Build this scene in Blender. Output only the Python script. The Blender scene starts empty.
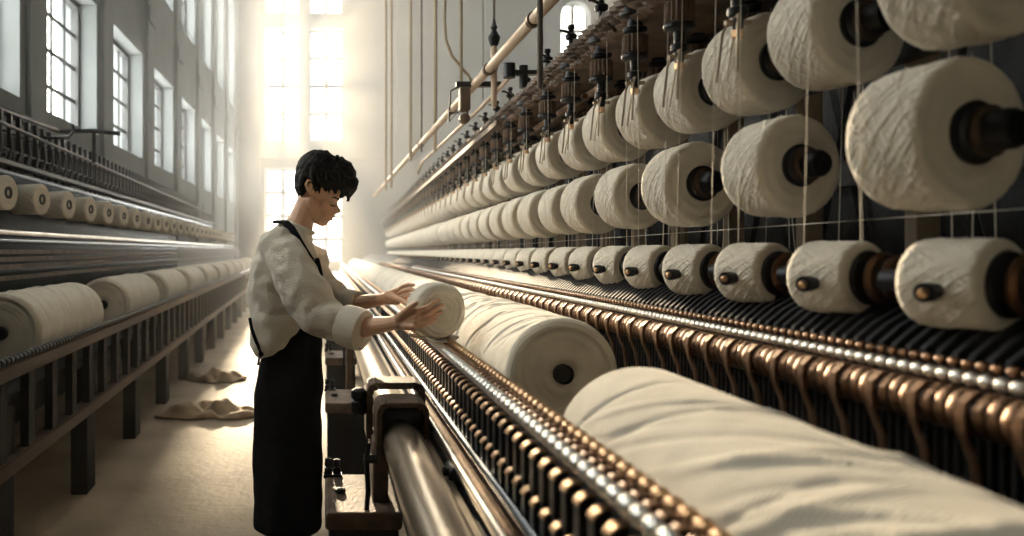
import bpy, math, random
from mathutils import Vector, Matrix
random.seed(7)
PI = math.pi
sc = bpy.context.scene
COL = sc.collection
R_ = random.Random(11)

# ------------------------------------------------------------------ camera frame
F, VX, VY, CZ = 800.0, 325.0, 250.0, 1.25
def W(px, py, Y):
    return Vector(((px-VX)*Y/F, Y, CZ-(py-VY)*Y/F))

# ------------------------------------------------------------------ materials
def nt(m):
    m.use_nodes = True
    return m.node_tree
def mat(name, col, rough=.6, metal=0., var=.0, vscale=8., bump=0., bscale=60., col2=None, spec=.5, stretch=None, sheen=0.):
    m = bpy.data.materials.new(name); t = nt(m); n = t.nodes; l = t.links
    b = n['Principled BSDF']
    b.inputs['Base Color'].default_value = (*col, 1)
    b.inputs['Roughness'].default_value = rough
    b.inputs['Metallic'].default_value = metal
    b.inputs['Specular IOR Level'].default_value = spec
    if sheen: b.inputs['Sheen Weight'].default_value = sheen
    tc = n.new('ShaderNodeTexCoord'); mp = n.new('ShaderNodeMapping')
    l.new(tc.outputs['Object'], mp.inputs[0])
    if stretch: mp.inputs['Scale'].default_value = stretch
    if var or col2:
        ns = n.new('ShaderNodeTexNoise'); ns.inputs['Scale'].default_value = vscale; ns.inputs['Detail'].default_value = 5
        l.new(mp.outputs[0], ns.inputs['Vector'])
        r = n.new('ShaderNodeValToRGB'); r.color_ramp.elements[0].position = .35; r.color_ramp.elements[1].position = .68
        c2 = col2 or tuple(c*(1-var) for c in col)
        r.color_ramp.elements[0].color = (*c2, 1); r.color_ramp.elements[1].color = (*col, 1)
        l.new(ns.outputs['Fac'], r.inputs[0]); l.new(r.outputs[0], b.inputs['Base Color'])
    if bump:
        nb = n.new('ShaderNodeTexNoise'); nb.inputs['Scale'].default_value = bscale; nb.inputs['Detail'].default_value = 4
        l.new(mp.outputs[0], nb.inputs['Vector'])
        bp = n.new('ShaderNodeBump'); bp.inputs['Strength'].default_value = bump; bp.inputs['Distance'].default_value = .01
        l.new(nb.outputs['Fac'], bp.inputs['Height']); l.new(bp.outputs[0], b.inputs['Normal'])
    return m

def yarn_mat(name, col, k_ang, k_ax, bump=.5, cross=True, ring=220.):
    """wound yarn: helical thread bump round the local Z axis, fine rings on the end faces"""
    m = bpy.data.materials.new(name); t = nt(m); n = t.nodes; l = t.links
    b = n['Principled BSDF']; b.inputs['Roughness'].default_value = .9; b.inputs['Specular IOR Level'].default_value = .15
    b.inputs['Sheen Weight'].default_value = .25
    tc = n.new('ShaderNodeTexCoord'); s = n.new('ShaderNodeSeparateXYZ'); l.new(tc.outputs['Object'], s.inputs[0])
    def M(op, a, bb=None, cc=None):
        q = n.new('ShaderNodeMath'); q.operation = op
        for i, v in enumerate((a, bb, cc)):
            if v is None: continue
            if isinstance(v, (int, float)): q.inputs[i].default_value = v
            else: l.new(v, q.inputs[i])
        return q.outputs[0]
    ang = M('ARCTAN2', s.outputs[1], s.outputs[0])
    nz = n.new('ShaderNodeTexNoise'); nz.inputs['Scale'].default_value = 7; l.new(tc.outputs['Object'], nz.inputs['Vector'])
    wob = M('MULTIPLY', nz.outputs['Fac'], 9.)
    a1 = M('ADD', M('MULTIPLY_ADD', ang, k_ang, wob), M('MULTIPLY', s.outputs[2], k_ax))
    if cross:
        h = None
        wob2 = M('MULTIPLY', nz.outputs['Fac'], 1.6)
        for n_, kz, ph in ((7, 62, .3), (9, -85, 1.7), (8, 110, 4.1), (10, -125, 2.2), (6, -38, 5.), (8, 96, .9)):
            sn = M('SINE', M('ADD', M('MULTIPLY_ADD', ang, n_, ph), M('MULTIPLY_ADD', s.outputs[2], kz, wob2)))
            p = M('POWER', M('MULTIPLY_ADD', sn, .5, .5), 14.)
            h = p if h is None else M('MAXIMUM', h, p)
        ns_ = n.new('ShaderNodeSeparateXYZ'); l.new(tc.outputs['Normal'], ns_.inputs[0])
        side = M('SUBTRACT', 1., M('ABSOLUTE', ns_.outputs[2]))
        h = M('MULTIPLY', M('MULTIPLY', h, 2.4), side)
        fine = M('MULTIPLY', M('SINE', a1), side); h = M('MULTIPLY_ADD', fine, .35, h)
    else: h = M('SINE', a1)
    rad = M('SQRT', M('ADD', M('MULTIPLY', s.outputs[0], s.outputs[0]), M('MULTIPLY', s.outputs[1], s.outputs[1])))
    rg = M('SINE', M('MULTIPLY_ADD', rad, ring, wob))
    g = n.new('ShaderNodeTexNoise'); g.inputs['Scale'].default_value = 140; l.new(tc.outputs['Object'], g.inputs['Vector'])
    tot = M('ADD', M('ADD', h, M('MULTIPLY', rg, .6)), M('MULTIPLY', g.outputs['Fac'], 1.2))
    bp = n.new('ShaderNodeBump'); bp.inputs['Strength'].default_value = bump; bp.inputs['Distance'].default_value = .0025
    l.new(tot, bp.inputs['Height']); l.new(bp.outputs[0], b.inputs['Normal'])
    r = n.new('ShaderNodeValToRGB'); r.color_ramp.elements[0].position = .3; r.color_ramp.elements[1].position = .7
    r.color_ramp.elements[0].color = (*(c*.84 for c in col), 1); r.color_ramp.elements[1].color = (*col, 1)
    n2 = n.new('ShaderNodeTexNoise'); n2.inputs['Scale'].default_value = 12; l.new(tc.outputs['Object'], n2.inputs['Vector'])
    l.new(n2.outputs['Fac'], r.inputs[0]); l.new(r.outputs[0], b.inputs['Base Color'])
    return m

WHITE = (.80, .74, .63)
M = dict(
 yarn=yarn_mat('yarn_wound', WHITE, 44, 420, .55),
 roll=yarn_mat('cotton_roll', (.84, .78, .67), 3, 900, .22, cross=False, ring=260.),
 held=yarn_mat('cotton_lap', (.85, .79, .69), 2, 90, .9, cross=False, ring=300.),
 strand=mat('strand', (.82, .77, .68), .8),
 core=mat('spool_core', (.014, .015, .018), .4, .2, bump=.15),
 ring=mat('worn_bronze_ring', (.20, .10, .05), .32, .9, var=.5, vscale=20),
 copper=mat('worn_copper', (.32, .185, .11), .36, .9, var=.5, vscale=25, bump=.15),
 brass=mat('brass_tip', (.72, .45, .25), .3, .9, var=.3, vscale=40),
 chrome=mat('bead_steel', (.86, .85, .83), .34, .9),
 steel=mat('polished_steel', (.50, .47, .43), .24, 1., var=.35, vscale=9, bump=.08, bscale=30),
 brushed=mat('brushed_roller', (.52, .44, .34), .3, .95, var=.35, vscale=6, bump=.15, bscale=20, stretch=(1, .15, 1)),
 rib=mat('reed_black', (.018, .020, .026), .6, .1, spec=.3),
 blue=mat('blued_rod', (.09, .12, .16), .25, .9),
 iron=mat('dark_iron', (.018, .021, .026), .45, .6, var=.4, vscale=12, bump=.25),
 black=mat('black_iron', (.006, .007, .010), .45, .4, bump=.2),
 rust=mat('brown_cast_iron', (.15, .095, .06), .68, .25, col2=(.06, .04, .028), vscale=14, bump=.4, bscale=70),
 wood=mat('worn_oak', (.12, .075, .048), .65, 0, spec=.25, col2=(.06, .04, .03), vscale=7, bump=.3, bscale=40, stretch=(1, .12, 1)),
 board=mat('old_board', (.20, .125, .08), .62, 0, col2=(.07, .05, .04), vscale=9, bump=.4, bscale=50),
 post=mat('pale_post', (.36, .28, .20), .7, 0, var=.4, vscale=10, bump=.3, stretch=(1, 1, .15)),
 tool=mat('oiled_dark_wood', (.020, .017, .016), .7, 0, spec=.15, var=.5, vscale=8, bump=.3, bscale=40),
 pole=mat('cream_pole', (.55, .43, .32), .7, 0, var=.2, vscale=5, bump=.1),
 rope=mat('hemp_rope', (.33, .26, .18), .85, 0, bump=.6, bscale=200),
 darkrope=mat('dark_rope', (.10, .085, .07), .85, 0, bump=.6, bscale=200),
 plaster=mat('plaster', (.22, .235, .235), .85, 0, var=.16, vscale=1.6, bump=.15, bscale=12),
 plaster2=mat('plaster_side', (.21, .235, .25), .85, 0, var=.22, vscale=1.3, bump=.2, bscale=9),
 wframe=mat('window_iron', (.05, .055, .06), .5, .3),
 floor=None, cloth=mat('sacking', (.40, .29, .18), .9, 0, var=.3, vscale=12, bump=.4, bscale=120),
 sweater=mat('cream_knit', (.74, .69, .60), .92, 0, var=.07, vscale=6, bump=.5, bscale=170, sheen=.3, spec=.2),
 apron=mat('black_denim', (.0045, .0055, .009), .95, 0, var=.3, vscale=14, bump=.3, bscale=220, spec=.08),
 skin=mat('skin', (.72, .44, .29), .5, 0, var=.1, vscale=12, bump=.05, bscale=90),
 lip=mat('lips', (.36, .14, .10), .45),
 hair=mat('black_hair', (.005, .0045, .0045), .6, 0, spec=.15, bump=.7, bscale=55, stretch=(1, 1, .3)),
 shoe=mat('dark_shoe', (.02, .018, .016), .5),
)
M['skin'].node_tree.nodes['Principled BSDF'].inputs['Subsurface Weight'].default_value = .12
M['skin'].node_tree.nodes['Principled BSDF'].inputs['Subsurface Scale'].default_value = .01
# floor : dusty concrete
m = mat('dusty_concrete', (.52, .42, .30), .75, 0, col2=(.36, .28, .195), vscale=1.7, bump=.5, bscale=22)
n = m.node_tree.nodes; M['floor'] = m
g = bpy.data.materials.new('window_glass'); t = nt(g)
t.nodes.remove(t.nodes['Principled BSDF'])
tr = t.nodes.new('ShaderNodeBsdfTransparent'); gl = t.nodes.new('ShaderNodeBsdfGlossy'); gl.inputs['Roughness'].default_value = .1
mx = t.nodes.new('ShaderNodeMixShader'); mx.inputs[0].default_value = .05
tr.inputs[0].default_value = (.96, .97, .96, 1)
t.links.new(tr.outputs[0], mx.inputs[1]); t.links.new(gl.outputs[0], mx.inputs[2]); t.links.new(mx.outputs[0], t.nodes['Material Output'].inputs[0])
M['glass'] = g

# ------------------------------------------------------------------ mesh builder
class MB:
    def __init__(s): s.v = []; s.f = []
    def add(s, vs, fs):
        o = len(s.v); s.v += [tuple(v) for v in vs]; s.f += [tuple(i+o for i in f) for f in fs]; return s
    def box(s, x0, x1, y0, y1, z0, z1):
        return s.add([(x0,y0,z0),(x1,y0,z0),(x1,y1,z0),(x0,y1,z0),(x0,y0,z1),(x1,y0,z1),(x1,y1,z1),(x0,y1,z1)],
                     [(0,3,2,1),(4,5,6,7),(0,1,5,4),(1,2,6,5),(2,3,7,6),(3,0,4,7)])
    def cbox(s, x0, x1, y0, y1, z0, z1, c):
        """box with chamfered edges along Y plus end chamfers"""
        ring = lambda y, k: [(x0+k, y, z0+c), (x0+c, y, z0+k), (x1-c, y, z0+k), (x1-k, y, z0+c), (x1-k, y, z1-c), (x1-c, y, z1-k), (x0+c, y, z1-k), (x0+k, y, z1-c)]
        rs = [ring(y0, c*.6), ring(y0+c*.6, 0), ring(y1-c*.6, 0), ring(y1, c*.6)]
        return s.rings(rs, True)
    def rings(s, rs, cap=True):
        n = len(rs[0]); vs = [p for r in rs for p in r]; fs = []
        for i in range(len(rs)-1):
            for j in range(n):
                k = (j+1) % n
                fs.append((i*n+j, i*n+k, (i+1)*n+k, (i+1)*n+j))
        if cap:
            fs.append(tuple(reversed(range(n)))); fs.append(tuple(range((len(rs)-1)*n, len(rs)*n)))
        return s.add(vs, fs)
    def cyl(s, p0, p1, r0, r1=None, n=12):
        if r1 is None: r1 = r0
        return s.tube([p0, p1], [r0, r1], n)
    def tube(s, pts, rad, n=8, cap=True):
        pts = [Vector(p) for p in pts]
        if isinstance(rad, (int, float)): rad = [rad]*len(pts)
        rs = []; up = None
        for i, p in enumerate(pts):
            a = pts[max(i-1, 0)]; b = pts[min(i+1, len(pts)-1)]
            d = (b-a).normalized()
            if up is None:
                up = Vector((0,0,1)) if abs(d.z) < .9 else Vector((1,0,0))
            u = d.cross(up)
            if u.length < 1e-6: u = d.cross(Vector((0,1,0)))
            u.normalize(); w = u.cross(d).normalized(); up = w
            rs.append([p + (u*math.cos(2*PI*j/n) + w*math.sin(2*PI*j/n))*rad[i] for j in range(n)])
        return s.rings(rs, cap)
    def lathe(s, prof, n=24, O=(0,0,0), axis='z'):
        """prof: list of (r, h) from one pole to the other round an axis through O"""
        O = Vector(O); rs = []
        for r, h in prof:
            r = max(r, 1e-5); ring = []
            for j in range(n):
                a = 2*PI*j/n; c, q = r*math.cos(a), r*math.sin(a)
                ring.append(O + Vector({'z': (c, q, h), 'y': (c, h, q), 'x': (h, c, q)}[axis]))
            rs.append(ring)
        return s.rings(rs, True)
    def capsule(s, p0, p1, r0, r1, n=14):
        p0, p1 = Vector(p0), Vector(p1); d = p1-p0; L = d.length
        d = d.normalized() if L > 1e-6 else Vector((0,0,1))
        up = Vector((0,0,1)) if abs(d.z) < .9 else Vector((1,0,0))
        u = d.cross(up).normalized(); w = u.cross(d)
        rs = []
        for k in range(-5, 6):
            if k <= 0: a = -PI/2 + (k+5)*PI/10*.999+.002; r = r0*math.cos(a); h = r0*math.sin(a)
            if k == 0: r = r0; h = 0
            if k > 0: a = (k-1)*PI/8*.999; r = r1*math.cos(a); h = L + r1*math.sin(a)
            rs.append([p0 + d*h + (u*math.cos(2*PI*j/n)+w*math.sin(2*PI*j/n))*max(r, 1e-4) for j in range(n)])
        return s.rings(rs, True)
    def ell(s, c, rx, ry, rz, n=18, rot=None):
        c = Vector(c); rs = []
        for k in range(n//2+1):
            a = -PI/2 + PI*k/(n//2); cr = max(math.cos(a), 1e-3)
            ring = []
            for j in range(n):
                b = 2*PI*j/n; p = Vector((rx*cr*math.cos(b), ry*cr*math.sin(b), rz*math.sin(a)))
                if rot: p = rot @ p
                ring.append(c+p)
            rs.append(ring)
        return s.rings(rs, True)
    def shift(s, dx, dy, dz):
        s.v = [(x+dx, y+dy, z+dz) for x, y, z in s.v]; return s

def obj(name, mb, mt, parent=None, loc=(0,0,0), rot=(0,0,0), smooth=True, bevel=0, sharp=38):
    me = bpy.data.meshes.new(name); me.from_pydata(mb.v, [], mb.f); me.validate(); me.update()
    me.materials.append(mt)
    if smooth:
        me.polygons.foreach_set('use_smooth', [True]*len(me.polygons))
        try: me.set_sharp_from_angle(angle=math.radians(sharp))
        except Exception: pass
    o = bpy.data.objects.new(name, me); COL.objects.link(o)
    o.location = loc; o.rotation_euler = rot
    if parent: o.parent = parent
    if bevel:
        b = o.modifiers.new('b', 'BEVEL'); b.width = bevel; b.segments = 2; b.limit_method = 'ANGLE'
    return o
def tag(o, label, cat, group=None):
    o['label'] = label; o['category'] = cat
    if group: o['group'] = group
    return o
def thing(name, label, cat, loc=(0,0,0), rz=0, group=None):
    o = bpy.data.objects.new(name, None); COL.objects.link(o); o.empty_display_size = .05
    o.location = loc; o.rotation_euler = (0, 0, rz)
    return tag(o, label, cat, group)
def struct(name, mb, mt, parent=None, smooth=False):
    o = obj(name, mb, mt, parent, smooth=smooth)
    if not parent: o['kind'] = 'structure'
    return o
def clone(o, parent=None, loc=None, name=None):
    c = o.copy(); COL.objects.link(c)
    if name: c.name = name
    if parent is not None: c.parent = parent
    if loc is not None: c.location = loc
    return c
def dup(root, loc, rot=None, label=None):
    r = clone(root, None, loc)
    if rot is not None: r.rotation_euler = rot
    if label: r['label'] = label
    for ch in root.children:
        c = clone(ch, r)
        for g_ in ch.children: clone(g_, c)
    return r
ORD = ['nearest', 'second', 'third', 'fourth', 'fifth', 'sixth', 'seventh', 'eighth', 'ninth', 'tenth', 'eleventh', 'twelfth', 'thirteenth', 'fourteenth', 'fifteenth', 'sixteenth']

# ------------------------------------------------------------------ room
XL, XR, YN, YB, H = -2.4, 9.0, -3.0, 22.0, 9.6
def wall_with_holes(fixed, a0, a1, thick, holes, z0=0., z1=H, side='x'):
    """side 'x': wall in the YZ plane between x=fixed and fixed+thick ; 'y': in the XZ plane"""
    mb = MB(); As = sorted({a0, a1, *[h[0] for h in holes], *[h[1] for h in holes]}); Zs = sorted({z0, z1, *[h[2] for h in holes], *[h[3] for h in holes]})
    lo, hi = sorted((fixed, fixed+thick))
    for i in range(len(As)-1):
        run = None
        for j in range(len(Zs)-1):
            ca, cz = (As[i]+As[i+1])/2, (Zs[j]+Zs[j+1])/2
            hole = any(h[0] < ca < h[1] and h[2] < cz < h[3] for h in holes)
            if not hole:
                run = (run[0], Zs[j+1]) if run else (Zs[j], Zs[j+1])
            if (hole or j == len(Zs)-2) and run:
                if side == 'x': mb.box(lo, hi, As[i], As[i+1], *run)
                else: mb.box(As[i], As[i+1], lo, hi, *run)
                run = None
    return mb
def spandrel(mb, fixed, thick, x0, x1, zt):
    """fills the corners over a semicircular arch with its crown at zt"""
    r = (x1-x0)/2; cx = (x0+x1)/2; zc = zt-r; lo, hi = sorted((fixed, fixed+thick))
    for sx in (-1, 1):
        pts = [(cx+sx*r, zt)] + [(cx+sx*r*math.cos(a*PI/16), zc+r*math.sin(a*PI/16)) for a in range(9)]
        if sx > 0: pts.reverse()
        mb.rings([[(x, lo, z) for x, z in pts], [(x, hi, z) for x, z in pts]], True)
f_ = MB().box(XL-.4, XR+.3, YN-.3, YB+.5, -.2, 0); struct('floor', f_, M['floor'])
struct('ceiling', MB().box(XL-.4, XR+.3, YN-.3, YB+.5, H, H+.2), M['plaster'])
cy = [7.65+2.12*k for k in range(-2, 7)]
LW = [(c-.76, c+.76, 2.45, 3.82) for c in cy] + [(c-.76, c+.76, 5.0, 7.7) for c in cy]
struct('wall_left', wall_with_holes(XL, YN, YB, -.4, LW), M['plaster2'])
BW = [(-1.65, -.69, 4.275, 7.355), (-.44, .5, 4.275, 7.355), (-1.65, -.69, .9, 3.5), (-.44, .5, .9, 3.5),
      (-1.65, -.69, 7.77, 9.1), (-.44, .5, 7.77, 9.1), (6.5, 7.3, 5.1, 8.1)]
wb = wall_with_holes(YB, XL-.4, XR+.3, .4, BW, side='y')
spandrel(wb, YB, .4, 6.5, 7.3, 8.1)
struct('wall_back', wb, M['plaster'])
struct('wall_right', MB().box(XR, XR+.3, YN, YB, 0, H), M['plaster'])
struct('wall_near', wall_with_holes(YN-.3, XL-.4, XR+.3, .3, [], side='y'), M['plaster'])
wn = 0
def window(side, a0, a1, z0, z1, fixed, nx, nz, arch=False):
    global wn
    wn += 1
    mb = MB(); t_ = .018 if side == 'x' else .05; d = .01 if side == 'x' else .03
    def bar(b0, b1, c0, c1, dd=d):
        if side == 'x': mb.box(fixed-dd, fixed+dd, b0, b1, c0, c1)
        else: mb.box(b0, b1, fixed-dd, fixed+dd, c0, c1)
    bar(a0, a0+.05, z0, z1, .04); bar(a1-.05, a1, z0, z1, .04)
    bar(a0+.05, a1-.05, z0, z0+.05, .04); bar(a0+.05, a1-.05, z1-.05, z1, .04)
    for i in range(1, nx):
        c = a0+(a1-a0)*i/nx; bar(c-t_, c+t_, z0+.05, z1-.05)
    for i in range(1, nz):
        c = z0+(z1-z0)*i/nz; bar(a0+.05, a1-.05, c-t_, c+t_, d*.98)
    o = struct('window_%d' % wn, mb, M['wframe'])
    p = MB()
    if side == 'x': p.box(fixed-.004, fixed+.004, a0+.04, a1-.04, z0+.04, z1-.04)
    else: p.box(a0+.04, a1-.04, fixed-.004, fixed+.004, z0+.04, z1-.04)
    obj('window_pane', p, M['glass'], o, smooth=False)
for h in LW: window('x', h[0], h[1], h[2], h[3], XL-.22, 4, 4 if h[2] < 4 else 7)
for h in BW: window('y', h[0], h[1], h[2], h[3], YB+.34, 2, 4 if h[3]-h[2] > 2 else 2)
tn = 0
for c in cy:
    tn += 1
    y = c+1.06
    if y < YB-.3: struct('trim_%d' % tn, MB().box(XL, XL+.05, y-.18, y+.18, 0, H-.02).box(XL, XL+.08, y-.22, y+.22, 4.3, 4.5), M['plaster2'])
tn += 1; struct('trim_%d' % tn, MB().box(XL+.12, XR, YB-.1, YB, 3.75, 4.0).box(XL+.12, XR, YB-.06, YB, 4.0, 4.06), M['plaster'])
for x in (-2.0, 2.2, 4.6, 8.0):
    tn += 1; struct('trim_%d' % tn, MB().box(x-.22, x+.22, YB-.14, YB, 0, H-.02), M['plaster'])

# ------------------------------------------------------------------ yarn cones (right creel)
RZ_R = -math.atan(25/F)
def rk(x, Y, z):            # a point of the creel: its rows run 1.8 degrees to the right of the aisle
    return Vector((x + Y*25/F, Y, z - Y*2/F))
def cone_mesh(Rb, Rf, L, hole, nthreads, amp, nu=340, nv=84, seed=1):
    rr = random.Random(seed); th = [(rr.uniform(0, 2*PI), rr.choice((-1, 1))*rr.uniform(.5, 1.5), rr.uniform(.4, 1.)) for _ in range(nthreads)]
    prof = [(hole, 0, 0), (hole+.01, 0, 0), (Rb*.8, 0, 0)]
    c = .022
    for i in range(6):
        a = PI/2*i/5; prof.append((Rb-c+c*math.sin(a), c-c*math.cos(a), .15*i))
    for i in range(1, nv): prof.append((Rb+(Rf-Rb)*i/nv, c+(L-2*c)*i/nv, 1))
    c2 = .012
    for i in range(6):
        a = PI/2*i/5; prof.append((Rf-c2+c2*math.cos(a), L-c2+c2*math.sin(a), .75-.15*i))
    prof += [(Rf*.8, L, 0), (Rf*.6, L-.001, 0), (hole+.01, L-.003, 0), (hole, L-.006, 0)]
    mb = MB(); rs = []
    for r, h, k in prof:
        ring = []
        for j in range(nu):
            a = 2*PI*j/nu; d = 0
            if k > 0:
                for a0, w, s_ in th:
                    q = (a - a0 - w*h/L*1.6 + PI) % (2*PI) - PI
                    d += s_*math.exp(-(q*Rb/.0042)**2)
                d = min(d, 1.5)*amp*k
            ring.append(((r+d)*math.cos(a), (r+d)*math.sin(a), h-L/2))
        rs.append(ring)
    return mb.rings(rs, True)
def make_cone(Rr, L, label, group, seed):
    t = thing('yarn_cone', label, 'yarn cone', group=group)
    obj('wound_yarn', cone_mesh(Rr*.97, Rr, L, Rr*.34, 40, .0020, seed=seed), M['yarn'], t, sharp=170)
    hb = MB().lathe([(Rr*.29, -L/2-.004), (Rr*.30, -L/2), (Rr*.33, L/2-.008), (Rr*.40, L/2-.004), (Rr*.42, L/2+.002), (Rr*.42, L/2+.005), (Rr*.35, L/2+.006), (Rr*.30, L/2+.012), (Rr*.30, L/2+.019)], 32)
    h = obj('hub', hb, M['core'], t)
    obj('hub_ring', MB().lathe([(Rr*.29, L/2+.018), (Rr*.335, L/2+.019), (Rr*.34, L/2+.025), (Rr*.27, L/2+.028)], 32), M['rust'], h)
    obj('spindle_cap', MB().lathe([(Rr*.24, L/2+.01), (Rr*.26, L/2+.02), (Rr*.26, L/2+.055), (Rr*.22, L/2+.062), (Rr*.08, L/2+.062), (Rr*.06, L/2+.058)], 32), M['black'], h)
    obj('spindle', MB().cyl((0,0,-L/2-.03), (0,0,-L/2+.002), .02, n=12), M['iron'], t)
    return t
def axis_rot(theta):        # local +Z turned to point toward the camera side (sin, -cos, 0)
    d = Vector((math.sin(theta), -math.cos(theta), 0))
    return d.to_track_quat('Z', 'Y').to_euler()
rot30 = axis_rot(math.radians(13))
row1 = [1.33, 1.69, 2.01, 2.34, 2.67, 3.05, 3.43, 3.86]
while row1[-1] < 20: row1.append(row1[-1]+.40)
row2 = [1.375, 1.87, 2.37, 2.86, 3.30, 3.72, 4.15]
while row2[-1] < 20: row2.append(row2[-1]+.43)
protoA = make_cone(.118, .132, '', 'white yarn cones on the creel', 3)
protoB = make_cone(.118, .132, '', 'white yarn cones on the creel', 8)
first = {id(protoA): True, id(protoB): True}
for rname, ys, z in (('top', row1, 1.715), ('middle', row2, 1.446)):
    for i, Y in enumerate(ys):
        lab = (f'{ORD[i]} big white yarn cone from the near end of the {rname} row on the right'
               if i < 14 else f'small hazy white yarn cone in the far run of the {rname} row on the right')
        pr = (protoA, protoB)[i % 2]
        rot = (rot30[0]+R_.uniform(-.02, .02), rot30[1], rot30[2]+R_.uniform(-.05, .05))
        p = rk(1.02 if rname == 'top' else 1.0, Y, z)
        e = Vector((0,0,1))
        if first[id(pr)]:
            first[id(pr)] = False; c = pr; c['label'] = lab; c.location = p; c.rotation_euler = rot
        else: c = dup(pr, p, rot, lab)
        c.rotation_mode = 'XYZ'
        s = R_.uniform(.97, 1.04) * (1.05 if i == 0 and rname == 'middle' else 1)
        c.scale = (s, s, s)

# bottom row of short bobbins with peg and rings
def make_bobbin():
    t = thing('yarn_bobbin', '', 'bobbin', group='short bobbins on the lowest row')
    obj('wound_yarn', cone_mesh(.074, .073, .13, .03, 18, .0018, 200, 40, 5), M['yarn'], t, sharp=170)
    L = .13; h = obj('flange_core', MB().lathe([(.03, L/2-.01), (.048, L/2-.004), (.054, L/2+.004), (.052, L/2+.010), (.03, L/2+.014), (.028, L/2+.03)], 28), M['black'], t)
    obj('flange_ring', MB().lathe([(.028, L/2+.022), (.046, L/2+.024), (.052, L/2+.032), (.046, L/2+.04), (.028, L/2+.042)], 28), M['ring'], h)
    obj('flange_ring', MB().lathe([(.028, L/2+.052), (.042, L/2+.054), (.047, L/2+.062), (.042, L/2+.07), (.02, L/2+.072)], 28), M['ring'], h)
    obj('spindle', MB().cyl((0,0,-L/2-.06), (0,0,L/2+.085), .02, n=14), M['iron'], t)
    # peg: radially out of the body (local direction found from the world one)
    q = axis_rot(math.radians(20)).to_quaternion().inverted()
    d = q @ Vector((-.88, -.46, -.05)); d.normalize(); o = q @ Vector((-.004, 0, -.008))
    pg = obj('peg', MB().tube([o+d*.055, o+d*.085, o+d*.086, o+d*.105], [.013, .013, .016, .016], 14), M['black'], t)
    obj('peg_cap', MB().tube([o+d*.104, o+d*.112, o+d*.1125, o+d*.114], [.0085, .0075, .005, .003], 14), M['brass'], pg)
    return t
bob = make_bobbin(); rb = axis_rot(math.radians(20))
Y = 1.31; i = 0
while Y < 20:
    lab = (f'{ORD[i]} short white bobbin with black peg, from the near end of lowest right row'
           if i < 14 else 'tiny short bobbin in the far run of the lowest right row')
    p = rk(1.0, Y, 1.199)
    if i == 0: bob.location = p; bob.rotation_euler = rb; bob['label'] = lab
    else: dup(bob, p, rb, lab)
    Y += .335 if i < 7 else .36; i += 1

# ------------------------------------------------------------------ creel frame (right)
cr = thing('creel_frame', 'tall dark iron creel with plank deck, carrying the right-hand cones', 'creel', (0,0,0), RZ_R)
def part(name, mb, mt, parent, **k): return obj(name, mb, mt, parent, **k)
part('spindle_rail', MB().box(1.20, 1.25, .7, 21, 1.67, 1.73), M['black'], cr)
part('spindle_rail', MB().box(1.20, 1.25, .7, 21, 1.405, 1.465), M['black'], cr)
part('spindle_rail', MB().box(1.08, 1.12, .7, 21, 1.15, 1.2), M['black'], cr)
Y = 1.42
while Y < 20.5:
    part('wooden_post', MB().cbox(1.28, 1.335, Y-.02, Y+.02, .3, 2.05, .004), M['post'], cr); Y += .45
bp_ = MB().box(1.62, 1.64, .4, 21, .25, 2.3)
Y = .6
while Y < 20.8:     # crossed bracing in front of the sheet
    bp_.tube([(1.60, Y, .9), (1.60, Y+.45, 2.2)], .012, 4).tube([(1.57, Y+.45, .9), (1.57, Y, 2.2)], .012, 4); Y += .45
part('braced_back_panel', bp_, M['iron'], cr)
part('deck_beam', MB().box(1.15, 1.22, .6, 21, 1.93, 2.0), M['rust'], cr)
part('deck_beam', MB().box(.86, .90, 2.9, 21, 1.955, 2.0), M['rust'], cr)
for z, x, rr in ((1.86, .93, .012), (1.90, 1.0, .014)):
    part('guide_rail', MB().cyl((x, 3.2, z), (x, 21, z), rr, n=10), M['copper'], cr)
for z, x in ((1.95, .80),):
    part('guide_rail', MB().box(x, x+.03, 4.4, 21, z-.015, z+.015), M['wood'], cr)
def deck_board(seed):
    rr = random.Random(seed); top = []; n_ = 22; y0, y1 = -.19, .19
    rs = []
    for k, (z, ins) in enumerate(((-.055, .05), (-.04, .03), (-.03, .035), (-.018, .012), (-.008, .018), (0, 0), (.02, .002), (.026, .02))):
        ring = [(1.24, y0, z), (1.24, y1, z)]
        for q in range(n_):
            y = y1 - (y1-y0)*q/(n_-1)
            ring.append((.825+ins+rr.uniform(-.006, .008)+.012*math.sin(q*1.9+k), y, z))
        rs.append(ring)
    return MB().rings(rs, True)
def fluted(r, h0, h1, n=36, O=(0,0,0)):
    rs = []
    for h, k in ((h0, .8), (h0+.004, 1), (h1-.004, 1), (h1, .8)):
        rs.append([(O[0]+r*k*(1-.12*(j % 2))*math.cos(2*PI*j/n), O[1]+r*k*(1-.12*(j % 2))*math.sin(2*PI*j/n), O[2]+h) for j in range(n)])
    return MB().rings(rs, True)
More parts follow.
